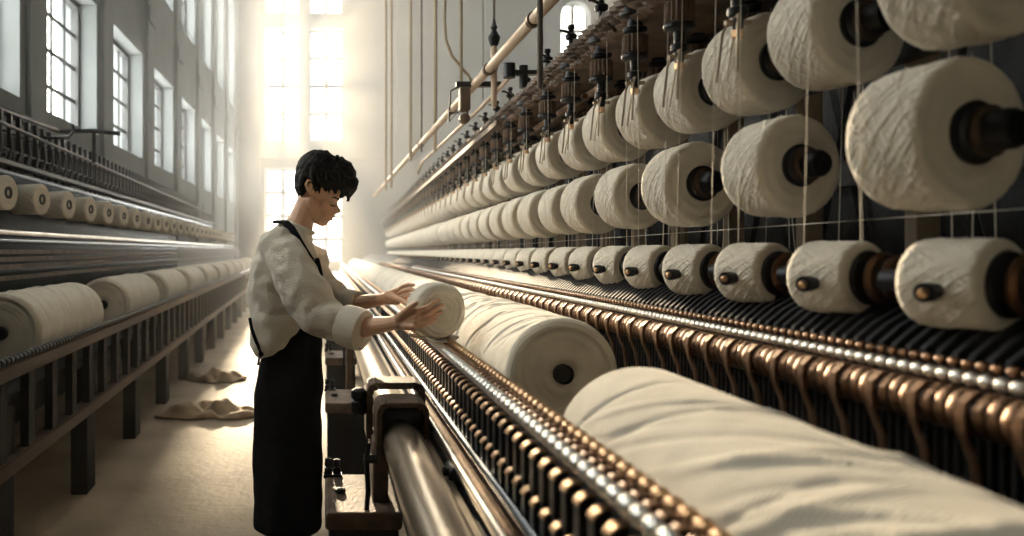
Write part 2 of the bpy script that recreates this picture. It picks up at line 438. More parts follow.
def make_head(parent, Y, z0=1.99):
    """turned tension head under the deck with fluted drum, wire hanger and top knob"""
    prof = [(.004, -.245), (.012, -.24), (.013, -.215), (.022, -.21), (.022, -.195), (.014, -.19), (.014, -.16), (.036, -.155), (.04, -.15)]
    prof += [(.04, -.142), (.018, -.138), (.016, -.075), (.034, -.07), (.036, -.06), (.024, -.055), (.02, -.03), (.045, -.02), (.045, -.002), (.02, 0)]
    h = obj('tension_head', MB().lathe(prof, 20), M['iron'], parent, loc=(.875, Y, z0))
    obj('fluted_drum', fluted(.038, -.14, -.08), M['rust'], h)
    obj('top_knob', MB().lathe([(.02, .03), (.02, .05), (.011, .055), (.011, .09), (.022, .095), (.024, .11), (.012, .118), (.009, .13), (.015, .138), (.013, .15), (.004, .152)], 14).tube([(.0, 0, .115), (-.04, -.02, .125), (-.05, -.03, .12)], .005, 6), M['black'], h)
    z1 = z0
    hg = MB().tube([(-.03, -.06, -.35), (-.022, -.048, -.24), (-.01, -.028, -.215), (-.005, .028, -.215), (-.012, .048, -.24), (-.02, .06, -.35)], .0032, 6)
    hg.tube([(-.006, 0, -.24), (-.025, 0, -.36)], .0022, 6).box(-.028, .028, -.006, .006, -.232, -.222)
    obj('wire_hanger', hg, M['post'], h)
    obj('lock_nut', MB().lathe([(.012, -.262), (.014, -.26), (.014, -.245), (.012, -.243)], 6), M['brass'], h)
    return h
h0 = None; dk = [part('deck_board', deck_board(s_), M['board'], cr) for s_ in range(3)]
for i, Y in enumerate(row1[1:]):
    Yl = Y + .145
    if i < 3: dk[i].location = (0, Yl, 2.0)
    else: clone(dk[i % 3], cr, (0, Yl, 2.0))
    if h0 is None: h0 = make_head(cr, Yl)
    else:
        c = clone(h0, cr, (.875, Yl, 1.99))
        for ch in h0.children: clone(ch, c)
    if i < 20:                                          # second head deeper in the frame
        c = clone(h0, cr, (1.12, Yl+.13, 1.99))
        for ch in h0.children: clone(ch, c)
# extra iron work above the near cones
cl = part('gear_housing', MB().cbox(1.02, 1.3, .9, 2.5, 2.06, 2.3, .02), M['black'], cr)
for k in range(8): part('gear_wheel', fluted(.07, 0, .05, 32), M['iron'], cr, loc=(1.0, 1.0+k*.19, 2.08))

# strands of yarn
def strand(x, Y, z0, z1, dx, dy, lab, r=.0009):
    a = rk(x, Y, z0); b = rk(x+dx, Y+dy, z1)
    o = obj('yarn_strand', MB().tube([a, (a+b)/2+Vector((.002, 0, 0)), b], r, 5), M['strand'])
    tag(o, lab, 'yarn strand', 'loose vertical yarn strands')
for i, Y in enumerate(row1[:34]):
    ns = 4 if i < 14 else 2
    w_ = ORD[i] if i < 14 else None
    for k in range(ns):
        x = (.865, 1.16, 1.18, .868)[k]; yy = Y + (.05, .12, -.1, .17)[k] + R_.uniform(-.03, .03)
        lb = (f'thin white yarn strand {"in front of" if k in (0, 3) else "hanging behind"} the {w_} cone of the top right row' if w_ else 'thin faint strand hanging among the far cones on the right')
        strand(x, yy, 1.99 if Y > 2 else 2.4, 1.26, R_.uniform(-.004, .004), R_.uniform(-.05, .05), lb)
    if i < 14:
        strand(1.19, Y+.2, 1.63, 1.24, .0, R_.uniform(-.08, .02), f'thin white yarn strand hanging behind the {w_} cone of the top right row')
st = obj('cross_yarn', MB().tube([rk(1.14, 1.0, 1.325), rk(1.14, 6, 1.30), rk(1.14, 20, 1.30)], .0012, 5), M['strand'])
tag(st, 'long level yarn strand stretched just above the lowest row of bobbins on the right', 'yarn strand')

# ------------------------------------------------------------------ right guide bed (copper rollers, straps, reed)
gb = thing('yarn_guide_bed', 'long iron guide bed with copper rollers and hanging straps right of the cotton rolls', 'textile machine')
P0, P1 = .75, 21.0
def Zd(d): return CZ-d
part('roller_bar', MB().cyl((.985, P0, Zd(.245)), (.985, P1, Zd(.245)), .022, n=16), M['black'], gb)
part('bead_rail', MB().box(.985, 1.02, P0, P1, Zd(.232), Zd(.205)), M['iron'], gb)
part('sloping_bed_plate', MB().add([(1.0, P0, Zd(.20)), (1.16, P0, Zd(.10)), (1.16, P1, Zd(.10)), (1.0, P1, Zd(.20)), (1.0, P0, Zd(.23)), (1.16, P0, Zd(.13)), (1.16, P1, Zd(.13)), (1.0, P1, Zd(.23))], [(0,1,2,3), (7,6,5,4), (0,4,5,1), (2,6,7,3), (0,3,7,4), (1,5,6,2)]), M['rib'], gb)
part('base_skirt', MB().box(1.06, 1.16, P0, P1, .02, Zd(.26)), M['black'], gb)
rd = MB(); Y = P0
while Y < 12:
    rd.box(1.028, 1.04, Y, Y+.008, .55, Zd(.26)); Y += .022
part('reed_slats', rd, M['iron'], gb)
for x in (1.0,): part('lower_rail', MB().box(1.0, 1.06, P0, P1, .5, .56), M['rust'], gb)
def repeat(name, mb, mt, parent, y0, pitch, y1, x=0, z=0, nmax=100, subs=()):
    o = obj(name, mb, mt, parent, loc=(x, y0, z))
    for nm, sm, smt in subs: obj(nm, sm, smt, o)
    k = 1; Y = y0+pitch
    while Y < y1 and k < nmax:
        c = clone(o, parent, (x, Y, z))
        for ch in o.children: clone(ch, c)
        Y += pitch; k += 1
    if Y < y1:
        for nm, sm, smt in ((name, mb, mt),)+tuple(subs):
            big = MB(); yy = Y
            while yy < y1:
                big.add([(a, b+yy-y0, c_) for a, b, c_ in sm.v], sm.f); yy += pitch
            s_ = obj(nm, big, smt, parent, loc=(x, y0, z)); s_['kind'] = 'stuff'
    return o
coll = MB(); pr = []
for k in range(3):
    o_ = .006+k*.026
    pr += [(.022, o_), (.033, o_+.001), (.036, o_+.006), (.036, o_+.017), (.033, o_+.022), (.026, o_+.023)]
coll.lathe(pr, 20, axis='y')
repeat('roller_collar', coll, M['copper'], gb, .80, .10, 14.0, .985, Zd(.245))
def strap():
    mb = MB(); path = [(.03, -.02), (.02, .022), (0, .036), (-.02, .034), (-.036, .018), (-.0385, -.005), (-.036, -.03), (-.028, -.05), (-.018, -.075), (-.012, -.12), (-.008, -.2), (0, -.33)]
    rs = []
    for x, z in path: rs.append([(x-.002, -.008, z), (x-.002, .008, z), (x+.004, .008, z-.001), (x+.004, -.008, z-.001)])
    return mb.rings(rs, True)
repeat('hanging_strap', strap(), M['copper'], gb, .892, .10, 14.0, .985, Zd(.245))
repeat('steel_bead', MB().lathe([(.003, -.010), (.008, -.008), (.0105, -.003), (.0105, .003), (.008, .008), (.003, .010)], 12, axis='y'), M['chrome'], gb, .80, .0276, 9.0, .982, Zd(.196))
repeat('bronze_bead', MB().lathe([(.003, -.010), (.007, -.008), (.009, -.003), (.009, .003), (.007, .008), (.003, .010)], 10, axis='y'), M['ring'], gb, .80, .0276, 9.0, 1.0, Zd(.178))
rib = MB().rings([[(1.0, -.005, Zd(.192)), (1.005, -.005, Zd(.165)), (1.04, -.005, Zd(.135)), (1.10, -.005, Zd(.10)), (1.13, -.005, Zd(.095)), (1.13, -.005, Zd(.13))],
                  [(1.0, .007, Zd(.192)), (1.005, .007, Zd(.165)), (1.04, .007, Zd(.135)), (1.10, .007, Zd(.10)), (1.13, .007, Zd(.095)), (1.13, .007, Zd(.13))]], True)
repeat('reed_rib', rib, M['rib'], gb, .80, .034, 12., 0, 0)

# ------------------------------------------------------------------ cotton rolls
def roll_mesh(R, L, hole, seed, nu=150, nv=170, folds=38, amp=.0040):
    rr = random.Random(seed); th = []
    for _ in range(folds): th.append((rr.uniform(-.1, 1.1), rr.uniform(.35, .8)*PI, rr.uniform(.005, .016)*rr.choice((1, -1, -1)), rr.uniform(.06, .30), rr.uniform(.5, 1.3)))
    prof = [(hole, .012), (hole+.012, .004)]
    prof += [(hole+(R-.03-hole)*k/8, .002*math.sin(k*1.7)) for k in range(1, 9)]
    c = .03
    prof += [(R-c+c*math.sin(PI/2*k/6), c-c*math.cos(PI/2*k/6)) for k in range(7)]
    n0 = len(prof)
    prof += [(R, c+(L-2*c)*k/nv) for k in range(1, nv)]
    n1 = len(prof)
    prof += [(R-c+c*math.cos(PI/2*k/6), L-c+c*math.sin(PI/2*k/6)) for k in range(7)]
    prof += [(R*.6, L), (hole, L)]
    rs = []
    for i, (r, h) in enumerate(prof):
        ring = []
        for j in range(nu):
            a = 2*PI*j/nu; d = 0
            if n0-3 <= i < n1+3:
                w_ = min(1, h/.12, (L-h)/.12)
                for f0, a0, sg, sl, sp in th:
                    da = (a-a0+PI) % (2*PI)-PI
                    q = (h-f0*L-sl*da-.05*da*da)/abs(sg)
                    d += math.exp(-q*q-(da/sp)**4)*(amp if sg > 0 else -amp)
                d *= max(w_, .15)
            ring.append(((r+d)*math.cos(a), h-L/2, (r+d)*math.sin(a)))
        rs.append(ring)
    mb = MB().rings(rs, True)
    # object axis to local Z for the yarn material : swap y/z
    mb.v = [(x, -z, y) for x, y, z in mb.v]
    return mb
def make_roll(R, L, loc, rz, label, group, seed, pitch=0):
    t = thing('cotton_roll', label, 'cotton roll', loc, 0, group)
    # local z = axis ; rotate to lie along world Y
    t.rotation_euler = (-PI/2 - pitch, 0, rz)
    obj('wound_cotton', roll_mesh(R, L, R*.17, seed), M['roll'], t, sharp=170)
    obj('roll_core', MB().lathe([(R*.01, -L/2+.007), (R*.14, -L/2+.006), (R*.16, -L/2+.0), (R*.165, -L/2-.004), (R*.18, -L/2-.003), (R*.175, L/2+.004), (R*.1, L/2+.006)], 24), M['core'], t)
    return t
make_roll(.165, 1.35, (.60, .93, .855), -.035, 'nearest fat white cotton roll filling the lower right corner', 'cotton rolls on the centre bed', 21)
make_roll(.162, 1.20, (.687, 2.90, .892), 0, 'white cotton roll lying just behind the small bundle in the hands', 'cotton rolls on the centre bed', 22)
yy = 4.15; ks = 0
names = ['third cotton roll of the centre bed, beyond the worker\'s hands', 'fourth cotton roll of the centre bed, hazy beyond the sleeve']
while yy < 19:
    make_roll(.158, 1.2, (.69, yy, .892), 0, names[ks] if ks < 2 else 'far cotton roll bleached by haze at the end of the centre bed', 'cotton rolls on the centre bed', 23+ks)
    yy += 1.24; ks += 1

# ------------------------------------------------------------------ centre spinning bed
sb = thing('spinning_bed', 'long centre machine with toothed comb rails and a steel roller beside the worker', 'textile machine')
Q0, Q1 = .5, 20.5
part('roll_cradle', MB().box(.50, .90, Q0, Q1, .62, .665).box(.50, .53, Q0, Q1, .665, .70).box(.87, .90, Q0, Q1, .665, .70), M['iron'], sb)
part('bed_skirt', MB().box(.47, .90, Q0, Q1, .04, .62), M['black'], sb)
# comb block : stepped, dark
part('comb_beam', MB().rings([[(.40, Y, Zd(.50)), (.392, Y, Zd(.40)), (.415, Y, Zd(.352)), (.45, Y, Zd(.335)), (.463, Y, Zd(.335)), (.463, Y, Zd(.52))] for Y in (Q0, Q1)], True), M['black'], sb)
def tooth(w, h, th, r):
    """upright rounded plate: x from -w to 0, z from -h to 0"""
    pts = [(0, -h), (0, 0)]
    for k in range(6): a = PI/2*k/5; pts.append((-w+r-r*math.sin(a), -r+r*math.cos(a)))
    pts += [(-w, -h)]
    return MB().rings([[(x, -th/2, z) for x, z in pts], [(x, th/2, z) for x, z in pts]], True)
def cap(w, th, r):
    pts = [(0.001, .004), (.001, -.002)]
    ins = [(-w+r-(r-.002)*math.sin(PI/2*k/4*.8), -r+(r-.002)*math.cos(PI/2*k/4*.8)) for k in range(5)]
    out = [(-w+r-(r+.004)*math.sin(PI/2*k/4*.8), -r+(r+.004)*math.cos(PI/2*k/4*.8)) for k in range(5)]
    pts = [(.001, .004)] + out + ins[::-1] + [(.001, -.002)]
    return MB().rings([[(x, -th/2, z) for x, z in pts], [(x, th/2, z) for x, z in pts]], True)
repeat('upper_comb_tooth', tooth(.036, .085, .026, .02), M['iron'], sb, .62, .066, 15., .417, Zd(.372), subs=(('worn_edge', cap(.036, .0255, .02), M['brass']),))
repeat('lower_comb_tooth', tooth(.03, .075, .026, .016), M['iron'], sb, .64, .066, 15., .40, Zd(.447), subs=(('worn_edge', cap(.03, .0255, .016), M['brass']),))
part('comb_foot', MB().box(.375, .462, Q0, Q1, Zd(.60), Zd(.50)), M['black'], sb)
repeat('bright_bead', MB().lathe([(.004, -.018), (.012, -.014), (.0155, -.005), (.0155, .005), (.012, .014), (.004, .018)], 14, axis='y'), M['chrome'], sb, .6, .042, 12., .404, Zd(.340))
repeat('bronze_block', MB().cbox(-.012, .012, -.014, .014, -.008, .008, .004), M['ring'], sb, .6, .042, 12., .421, Zd(.330))
repeat('gold_bead', MB().lathe([(.004, -.014), (.010, -.011), (.0125, -.004), (.0125, .004), (.010, .011), (.004, .014)], 12, axis='y'), M['brass'], sb, .6, .040, 12., .437, Zd(.320))
part('bead_rod', MB().cyl((.404, Q0, Zd(.340)), (.404, Q1, Zd(.340)), .007, n=10), M['steel'], sb)
part('bead_rod', MB().cyl((.437, Q0, Zd(.320)), (.437, Q1, Zd(.320)), .007, n=10), M['copper'], sb)
part('blued_rod', MB().cyl((.366, Q0, Zd(.502)), (.366, Q1, Zd(.502)), .012, n=14), M['blue'], sb)
part('copper_strip', MB().box(.352, .385, Q0, Q1, Zd(.548), Zd(.535)), M['copper'], sb)
part('steel_rod', MB().cyl((.342, Q0, Zd(.555)), (.342, Q1, Zd(.555)), .0155, n=18), M['steel'], sb)
part('flat_gilt_rail', MB().cbox(.302, .326, Q0, Q1, Zd(.62), Zd(.583), .004), M['brushed'], sb)
part('bed_wall', MB().box(.33, .47, Q0, Q1, .1, Zd(.6)), M['black'], sb)
# steel roller, carried by saddle brackets
def roller(y0, y1):
    x, z, r = .243, Zd(.60), .064
    pr = [(.02, y0), (r-.006, y0), (r, y0+.006)]
    pr += [(r, y0+(y1-y0)*k/6) for k in range(1, 6)] + [(r, y1-.006), (r-.006, y1), (.02, y1)]
    return MB().lathe([(a, b) for a, b in pr], 40, O=(x, 0, z), axis='y')
part('steel_roller', roller(.5, 2.56), M['brushed'], sb)
part('steel_roller', roller(2.72, 20), M['brushed'], sb)
def bracket(y):
    b = None
    def arch(x0, x1, y0, y1, zt, zb, t_):
        # saddle: outer rounded arch minus opening, swept in Y
        cx = (x0+x1)/2; out = []; inn = []
        rr = .03
        out = [(x0, zb), (x0, zt-rr), (x0+rr*.3, zt-rr*.3), (x0+rr, zt), (x1-rr, zt), (x1-rr*.3, zt-rr*.3), (x1, zt-rr), (x1, zb)]
        inn = [(x0+t_, zb), (x0+t_, zt-rr-t_*.6), (x0+t_+rr*.2, zt-t_-rr*.2), (x0+t_+rr*.7, zt-t_), (x1-t_-rr*.7, zt-t_), (x1-t_-rr*.2, zt-t_-rr*.2), (x1-t_, zt-rr-t_*.6), (x1-t_, zb)]
        mb = MB()
        for k in range(len(out)-1):
            q = [out[k], out[k+1], inn[k+1], inn[k]]
            mb.rings([[(a, y0, c) for a, c in q], [(a, y1, c) for a, c in q]], True)
        return mb
    m1 = arch(.135, .33, y+.10, y+.24, Zd(.435), Zd(.62), .022)
    m2 = arch(.158, .322, y-.06, y+.10, Zd(.47), Zd(.66), .018)
    b = part('saddle_bracket', m1, M['rust'], sb, bevel=.004)
    obj('saddle_hood', m2, M['rust'], b, bevel=.004)
    obj('bearing_block', MB().cbox(.172, .308, y+.02, y+.235, Zd(.64), Zd(.50), .012), M['iron'], b)
    obj('clamp_knob', MB().lathe([(.004, -.07), (.022, -.066), (.026, -.055), (.026, -.025), (.02, -.018), (.026, -.012), (.026, .012), (.02, .016), (.012, .02)], 12, O=(.112, y+.12, Zd(.475))).cyl((.112, y+.12, Zd(.50)), (.16, y+.12, Zd(.50)), .012), M['black'], b)
    obj('bracket_post', MB().cbox(.15, .2, y+.0, y+.2, .1, Zd(.60), .008), M['rust'], b)
    lv = MB().tube([(.135, y-.04, Zd(.60)), (.128, y-.06, Zd(.66)), (.132, y-.07, Zd(.74)), (.127, y-.07, Zd(.80))], .008, 8).cyl((.12, y-.05, Zd(.645)), (.16, y-.05, Zd(.645)), .014)
    obj('drop_lever', lv, M['black'], b)
for y in (2.52, 5.6, 8.8): bracket(y)
def foot(y):
    f = part('foot_block', MB().cbox(.0, .235, y, y+.42, .40, .455, .008), M['rust'], sb, bevel=.003)
    obj('block_body', MB().cbox(.012, .225, y+.012, y+.41, .0, .40, .008), M['black'], f)
    obj('block_bolt', MB().lathe([(.016, .455), (.018, .457), (.018, .468), (.008, .472)], 6, O=(.05, y+.2, 0)), M['iron'], f)
    obj('side_knob', MB().lathe([(.004, .42), (.014, .425), (.014, .45), (.008, .455), (.014, .46), (.012, .485), (.003, .488)], 10, O=(.012, y+.40, .03)).lathe([(.004, .42), (.014, .425), (.014, .45), (.008, .455), (.014, .46), (.012, .48), (.003, .483)], 10, O=(.042, y+.405, .03)).box(-.005, .06, y+.38, y+.42, .45, .462), M['black'], f)
for y in (2.42, 4.15, 5.9, 7.7, 9.6, 11.6): foot(y)
part('rod_clamp', MB().cbox(.315, .352, 2.02, 2.10, Zd(.60), Zd(.55), .008).cyl((.30, 2.04, Zd(.565)), (.345, 2.04, Zd(.565)), .012), M['black'], sb)
part('rod_clamp', MB().cbox(.315, .352, 2.62, 2.70, Zd(.60), Zd(.55), .008), M['black'], sb)
part('floor_plate', MB().cbox(-.34, .0, 3.05, 3.20, .0, .035, .008), M['iron'], sb)

# ------------------------------------------------------------------ left machine
RZ_L = math.atan(25/F)
def lk(x, Y, z): return Vector((x - Y*25/F, Y, z))
lm = thing('winding_bench', 'long dark wooden winding bench with rail and slats along the left wall', 'textile machine', (0,0,0), RZ_L)
A0, A1 = 1.6, 20.8
part('front_beam', MB().cbox(-1.10, -1.045, A0, A1, .775, .832, .006), M['wood'], lm)
part('lower_rail', MB().cbox(-1.12, -1.05, A0, A1, .42, .48, .006), M['wood'], lm)
part('bench_top', MB().box(-1.95, -1.10, A0, A1, .66, .70), M['tool'], lm)
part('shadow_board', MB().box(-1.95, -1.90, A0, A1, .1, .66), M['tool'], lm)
Y = 1.8; 
while Y < 20.6:
    part('leg', MB().cbox(-1.17, -1.085, Y-.08, Y+.08, 0, .66, .006), M['tool'], lm); Y += 1.2
Y = 1.7
l0 = None
while Y < 16:
    if l0 is None: l0 = part('slat', MB().cbox(-1.095, -1.06, -.035, .035, .48, .775, .004), M['tool'], lm, loc=(0, Y, 0))
    else: clone(l0, lm, (0, Y, 0))
    Y += .30
repeat('rail_roller', MB().lathe([(.004, -.018), (.013, -.014), (.016, -.004), (.016, .004), (.013, .014), (.004, .018)], 10, axis='y'), M['iron'], lm, 1.7, .045, 14., -1.06, .846)
part('roller_rod', MB().cyl((-1.06, A0, .846), (-1.06, A1, .846), .007, n=8), M['steel'], lm)
ys_ = [3.50+.02, 5.36, 6.95, 8.5, 10.0, 11.5, 13., 14.5, 16., 17.5, 19.]
lbl = ['nearest large white cotton roll on the left bench, cut by the picture edge', 'second large white cotton roll on the left bench, its round end in view', 'third white cotton roll on the left bench', 'fourth white cotton roll on the left bench']
for i, y in enumerate(ys_):
    L = 1.15
    t_ = make_roll(.18, L, lk(-1.32, y+L/2, .882), RZ_L, lbl[i] if i < 4 else 'hazy far cotton roll near the end of the left bench', 'cotton rolls on the left bench', 40+i)
# upright winding frame behind it
wf = thing('reeling_machine', 'tall dark winding frame with stacked rails and reeds rising behind the left cotton rolls', 'textile machine', (0,0,0), RZ_L)
part('back_sheet', MB().box(-2.0, -1.97, A0, A1, .05, 2.03), M['black'], wf)
part('lower_sheet', MB().box(-1.74, -1.71, A0, A1, .70, 1.30), M['black'], wf)
part('light_rail', MB().cyl((-1.62, A0, 1.345), (-1.62, A1, 1.345), .018, n=12), M['steel'], wf)
part('light_rail', MB().cyl((-1.60, A0, 1.30), (-1.60, A1, 1.30), .012, n=12), M['blue'], wf)
for z, x in ((1.24, -1.58), (1.20, -1.57), (1.16, -1.56), (1.10, -1.56)): part('brown_rail', MB().box(x-.02, x+.015, A0, A1, z-.012, z+.012), M['rust'], wf)
part('upper_rail', MB().cbox(-1.88, -1.83, A0, A1, 1.785, 1.82, .005), M['iron'], wf)
part('upper_rail', MB().box(-1.86, -1.84, A0, A1, 1.73, 1.75), M['blue'], wf)
part('top_rail', MB().cyl((-1.95, A0, 2.17), (-1.95, A1, 2.08), .014, n=10), M['black'], wf)
part('top_rail', MB().cyl((-1.86, A0, 2.06), (-1.86, A1, 1.98), .012, n=10), M['black'], wf)
part('top_rail', MB().cyl((-1.90, A0, 1.90), (-1.90, A1, 1.86), .02, n=10), M['iron'], wf)
for z0, z1, x, p_, y1_ in ((1.36, 1.72, -1.80, .03, 11), (.86, 1.33, -1.68, .028, 11)):
    mb = MB(); Y = A0+.5
    while Y < y1_: mb.box(x-.004, x+.004, Y, Y+.006, z0, z1); Y += p_
    part('reed', mb, M['blue'], wf)
sp_ = None; Y = 3.3
while Y < 17:
    if sp_ is None:
        sp_ = part('upright', MB().cbox(-1.93, -1.90, -.015, .015, 1.75, 2.15, .003).tube([(-1.915, 0, 2.02), (-1.85, 0, 2.0), (-1.84, 0, 1.9), (-1.86, 0, 1.82)], .008, 6), M['black'], wf, loc=(0, Y, 0))
    else: clone(sp_, wf, (0, Y, 0))
    Y += .17
kb = None; Y = 3.3
while Y < 15:
    if kb is None: kb = part('guide_knob', MB().lathe([(.006, -.03), (.018, -.026), (.026, -.008), (.018, .012), (.026, .02), (.008, .03)], 10, O=(-1.87, 0, 1.865)), M['iron'], wf, loc=(0, Y, 0))
    else: clone(kb, wf, (0, Y, 0))
    Y += .15
Yp = 6.0
pb = MB().tube([(-1.93, Yp-1.0, 2.05), (-1.93, Yp-.95, 2.16), (-1.93, Yp+.45, 2.20), (-1.66, Yp+.5, 2.21), (-1.45, Yp+.5, 2.19)], .018, 8)
pb.tube([(-1.93, Yp, 2.0), (-1.93, Yp, 2.08), (-1.72, Yp, 2.09), (-1.68, Yp, 2.13), (-1.69, Yp, 2.18)], .014, 8).cyl((-1.66, Yp+.5, 1.95), (-1.66, Yp+.5, 2.21), .016, n=8)
part('pipe_bracket', pb, M['black'], wf)
# left spools
def make_lspool():
    t = thing('yarn_spool', '', 'yarn spool', group='small spools above the left bench')
    obj('wound_yarn', cone_mesh(.093, .096, .20, .03, 10, .001, 72, 12, 9), M['yarn'], t)
    obj('spool_core', MB().lathe([(.012, -.12), (.03, -.11), (.029, .07), (.02, .075), (.018, .10), (.034, .102), (.034, .094), (.03, .09)], 20), M['core'], t)
    return t
ls = make_lspool(); rl = axis_rot(math.radians(80)); Y = 4.42; i = 0
while Y < 19.5:
    lab = f'{ORD[i]} small white spool from the near end of the row above the left bench' if i < 12 else 'tiny pale spool in the hazy far run above the left bench'
    p = lk(-1.70, Y, 1.565-(Y-4.9)*.0015)
    if i == 0: ls.location = p; ls.rotation_euler = rl; ls['label'] = lab
    else: dup(ls, p, rl, lab)
    Y += .58; i += 1

# ------------------------------------------------------------------ overhead pole, rods, ropes
pl = thing('overhead_pole', 'long cream pole slanting up across the picture above the right machine', 'pole')
px_, pz_ = .86, CZ+.95
part('pole_shaft', MB().cyl((px_, 2.2, pz_), (px_, 14, pz_), .024, n=20), M['pole'], pl)
for y in (3.3, 4.2, 5.4, 7.2): part('pole_collar', MB().lathe([(.02, y-.02), (.032, y-.018), (.032, y+.018), (.02, y+.02)], 16, O=(px_, 0, pz_), axis='y'), M['rust'], pl)
r2 = thing('guide_rod', 'thin tan rod with a crossbar running under the cream overhead pole', 'rod')
part('rod_shaft', MB().tube([(.94, 3.95, CZ+.885), (.93, 4.6, CZ+.85), (.92, 7.6, CZ+.83), (.92, 7.9, CZ+.76)], .011, 10), M['pole'], r2)
part('crossbar', MB().box(.92, 1.25, 3.93, 3.97, CZ+.865, CZ+.885).cyl((.98, 3.95, CZ+.80), (.98, 3.95, CZ+.91), .022).cyl((.91, 3.95, CZ+.85), (.91, 3.95, CZ+.92), .03), M['iron'], r2)
hb = thing('hanging_crossbar', 'short dark iron bar hung from a rope with a wire stirrup below it', 'bar')
xh = (461-VX)*4.6/F; zh = CZ+(250-84)*4.6/F
part('bar', MB().cbox(xh-.03, xh+.23, 4.58, 4.62, zh-.018, zh+.012, .004), M['black'], hb)
part('stirrup', MB().tube([(xh-.0, 4.6, zh-.01), (xh-.06, 4.6, zh-.04), (xh-.07, 4.6, zh-.22), (xh-.02, 4.6, zh-.16), (xh+.03, 4.6, zh-.20), (xh+.05, 4.6, zh-.10), (xh+.02, 4.6, zh-.01)], .006, 6), M['iron'], hb)
part('hook_block', MB().cbox(xh-.01, xh+.05, 4.57, 4.63, zh-.16, zh-.02, .01).lathe([(.004, -.03), (.03, -.02), (.03, .02), (.004, .03)], 14, O=(xh+.02, 4.6, zh-.2), axis='y'), M['rust'], hb)
def rope(x, Y, y_bot, r, mt, lab, wav=0., path=None):
    if path: pts = [W(a, b, Y) for a, b in path]
    else:
        X = (x-VX)*Y/F; zb = CZ-(y_bot-VY)*Y/F
        pts = [Vector((X+wav*math.sin(k*.9), Y, zb+(H-zb)*k/16)) for k in range(17)]
    mb = MB()
    # twisted two-strand look
    rr = []; P = []
    for k in range(len(pts)-1):
        a, b = pts[k], pts[k+1]; m_ = max(2, int((b-a).length/.06))
        for q in range(m_): P.append(a.lerp(b, q/m_))
    P.append(pts[-1])
    mb.tube(P, [r*(1+.14*(i % 2)) for i in range(len(P))], 7)
    return tag(obj('rope', mb, M[mt]), lab, 'rope', 'ropes hanging from the ceiling')
rope(386, 8.6, 190, .011, 'rope', 'leftmost of the pair of thin tan ropes beside the back wall windows')
rope(391.5, 8.6, 188, .012, 'rope', 'right-hand rope of the thin tan pair beside the back wall windows')
rope(410.5, 7.4, 161, .013, 'rope', 'single tan rope dropping between the thin pair and the dark rope')
rope(421.5, 7.0, 152, .008, 'darkrope', 'thin dark rope just right of a single tan rope')
rope(435, 6.2, 152, .013, 'rope', 'tan rope reaching down to the tan guide rod', .004)
rope(461, 4.6, 82, .009, 'rope', 'straight tan rope holding the left end of the dark hanging bar')
rope(0, 4.6, 0, .008, 'rope', 'curving slack tan rope that loops down to the dark hanging bar', path=[(447, -330), (447, -60), (444.5, 20), (446, 40), (452, 56), (462, 68), (469, 76), (472.5, 84)])
rope(483, 8, 100, .006, 'darkrope', 'faint thin dark cord left of the pulley')
rope(540, 3.05, 88, .0105, 'darkrope', 'thick dark rope crossing in front of the cream pole')
pu = thing('pulley_hanger', 'dark pulley hook with turned shackle hanging left of the thick dark rope', 'pulley')
Xp = (494-VX)*4.3/F
zt_ = CZ+(250-30)*4.3/F
part('hanger_cable', MB().cyl((Xp, 4.3, zt_), (Xp, 4.3, H), .007, n=6), M['darkrope'], pu)
part('shackle', MB().lathe([(.004, -.09), (.02, -.085), (.03, -.06), (.034, -.04), (.022, -.02), (.012, 0), (.02, .012), (.012, .03), (.006, .06)], 14, O=(Xp, 4.3, zt_)), M['iron'], pu)
part('turned_stem', MB().lathe([(.008, -.42), (.016, -.40), (.016, -.22), (.024, -.2), (.014, -.17), (.02, -.12), (.012, -.085)], 12, O=(Xp, 4.3, zt_)), M['pole'], pu)

# ------------------------------------------------------------------ floor scraps
def scrap(cx, cyy, w, d, seed, lab):
    rr = random.Random(seed); n_, q_ = 40, 26; mb = MB(); V = []; 
    ph = [rr.uniform(0, 6) for _ in range(6)]
    for j in range(q_):
        for i in range(n_):
            u, v = i/(n_-1)*2-1, j/(q_-1)*2-1
            # squash square to disc with ragged outline
            uu = u*math.sqrt(1-v*v/2); vv = v*math.sqrt(1-u*u/2); a = math.atan2(vv, uu)
            k = 1+.16*math.sin(2*a+ph[0])+.1*math.sin(3*a+ph[1])+.06*math.sin(7*a+ph[2])
            e = max(0, 1-(uu*uu+vv*vv))
            z = .012+.075*abs(math.sin(3.1*uu+1.9*vv+ph[3])+.5*math.sin(6*uu-4*vv+ph[4]))*math.sqrt(e)*.9+.012*math.sin(14*uu+9*vv+ph[5])*e
            V.append((cx+uu*w/2*k, cyy+vv*d/2*k, z))
    Fs = [(j*n_+i, j*n_+i+1, (j+1)*n_+i+1, (j+1)*n_+i) for j in range(q_-1) for i in range(n_-1)]
    mb.add(V, Fs); o = obj('cloth_scrap', mb, M['cloth'])
    s_ = o.modifiers.new('s', 'SOLIDIFY'); s_.thickness = .006; s_.offset = 0
    tag(o, lab, 'cloth', 'cloth scraps on the aisle floor')
scrap(-.87, 6.1, .66, .62, 3, 'larger crumpled tan cloth on the aisle floor behind the worker')
scrap(-1.05, 7.7, .50, .5, 8, 'smaller crumpled tan cloth farther down the aisle floor')

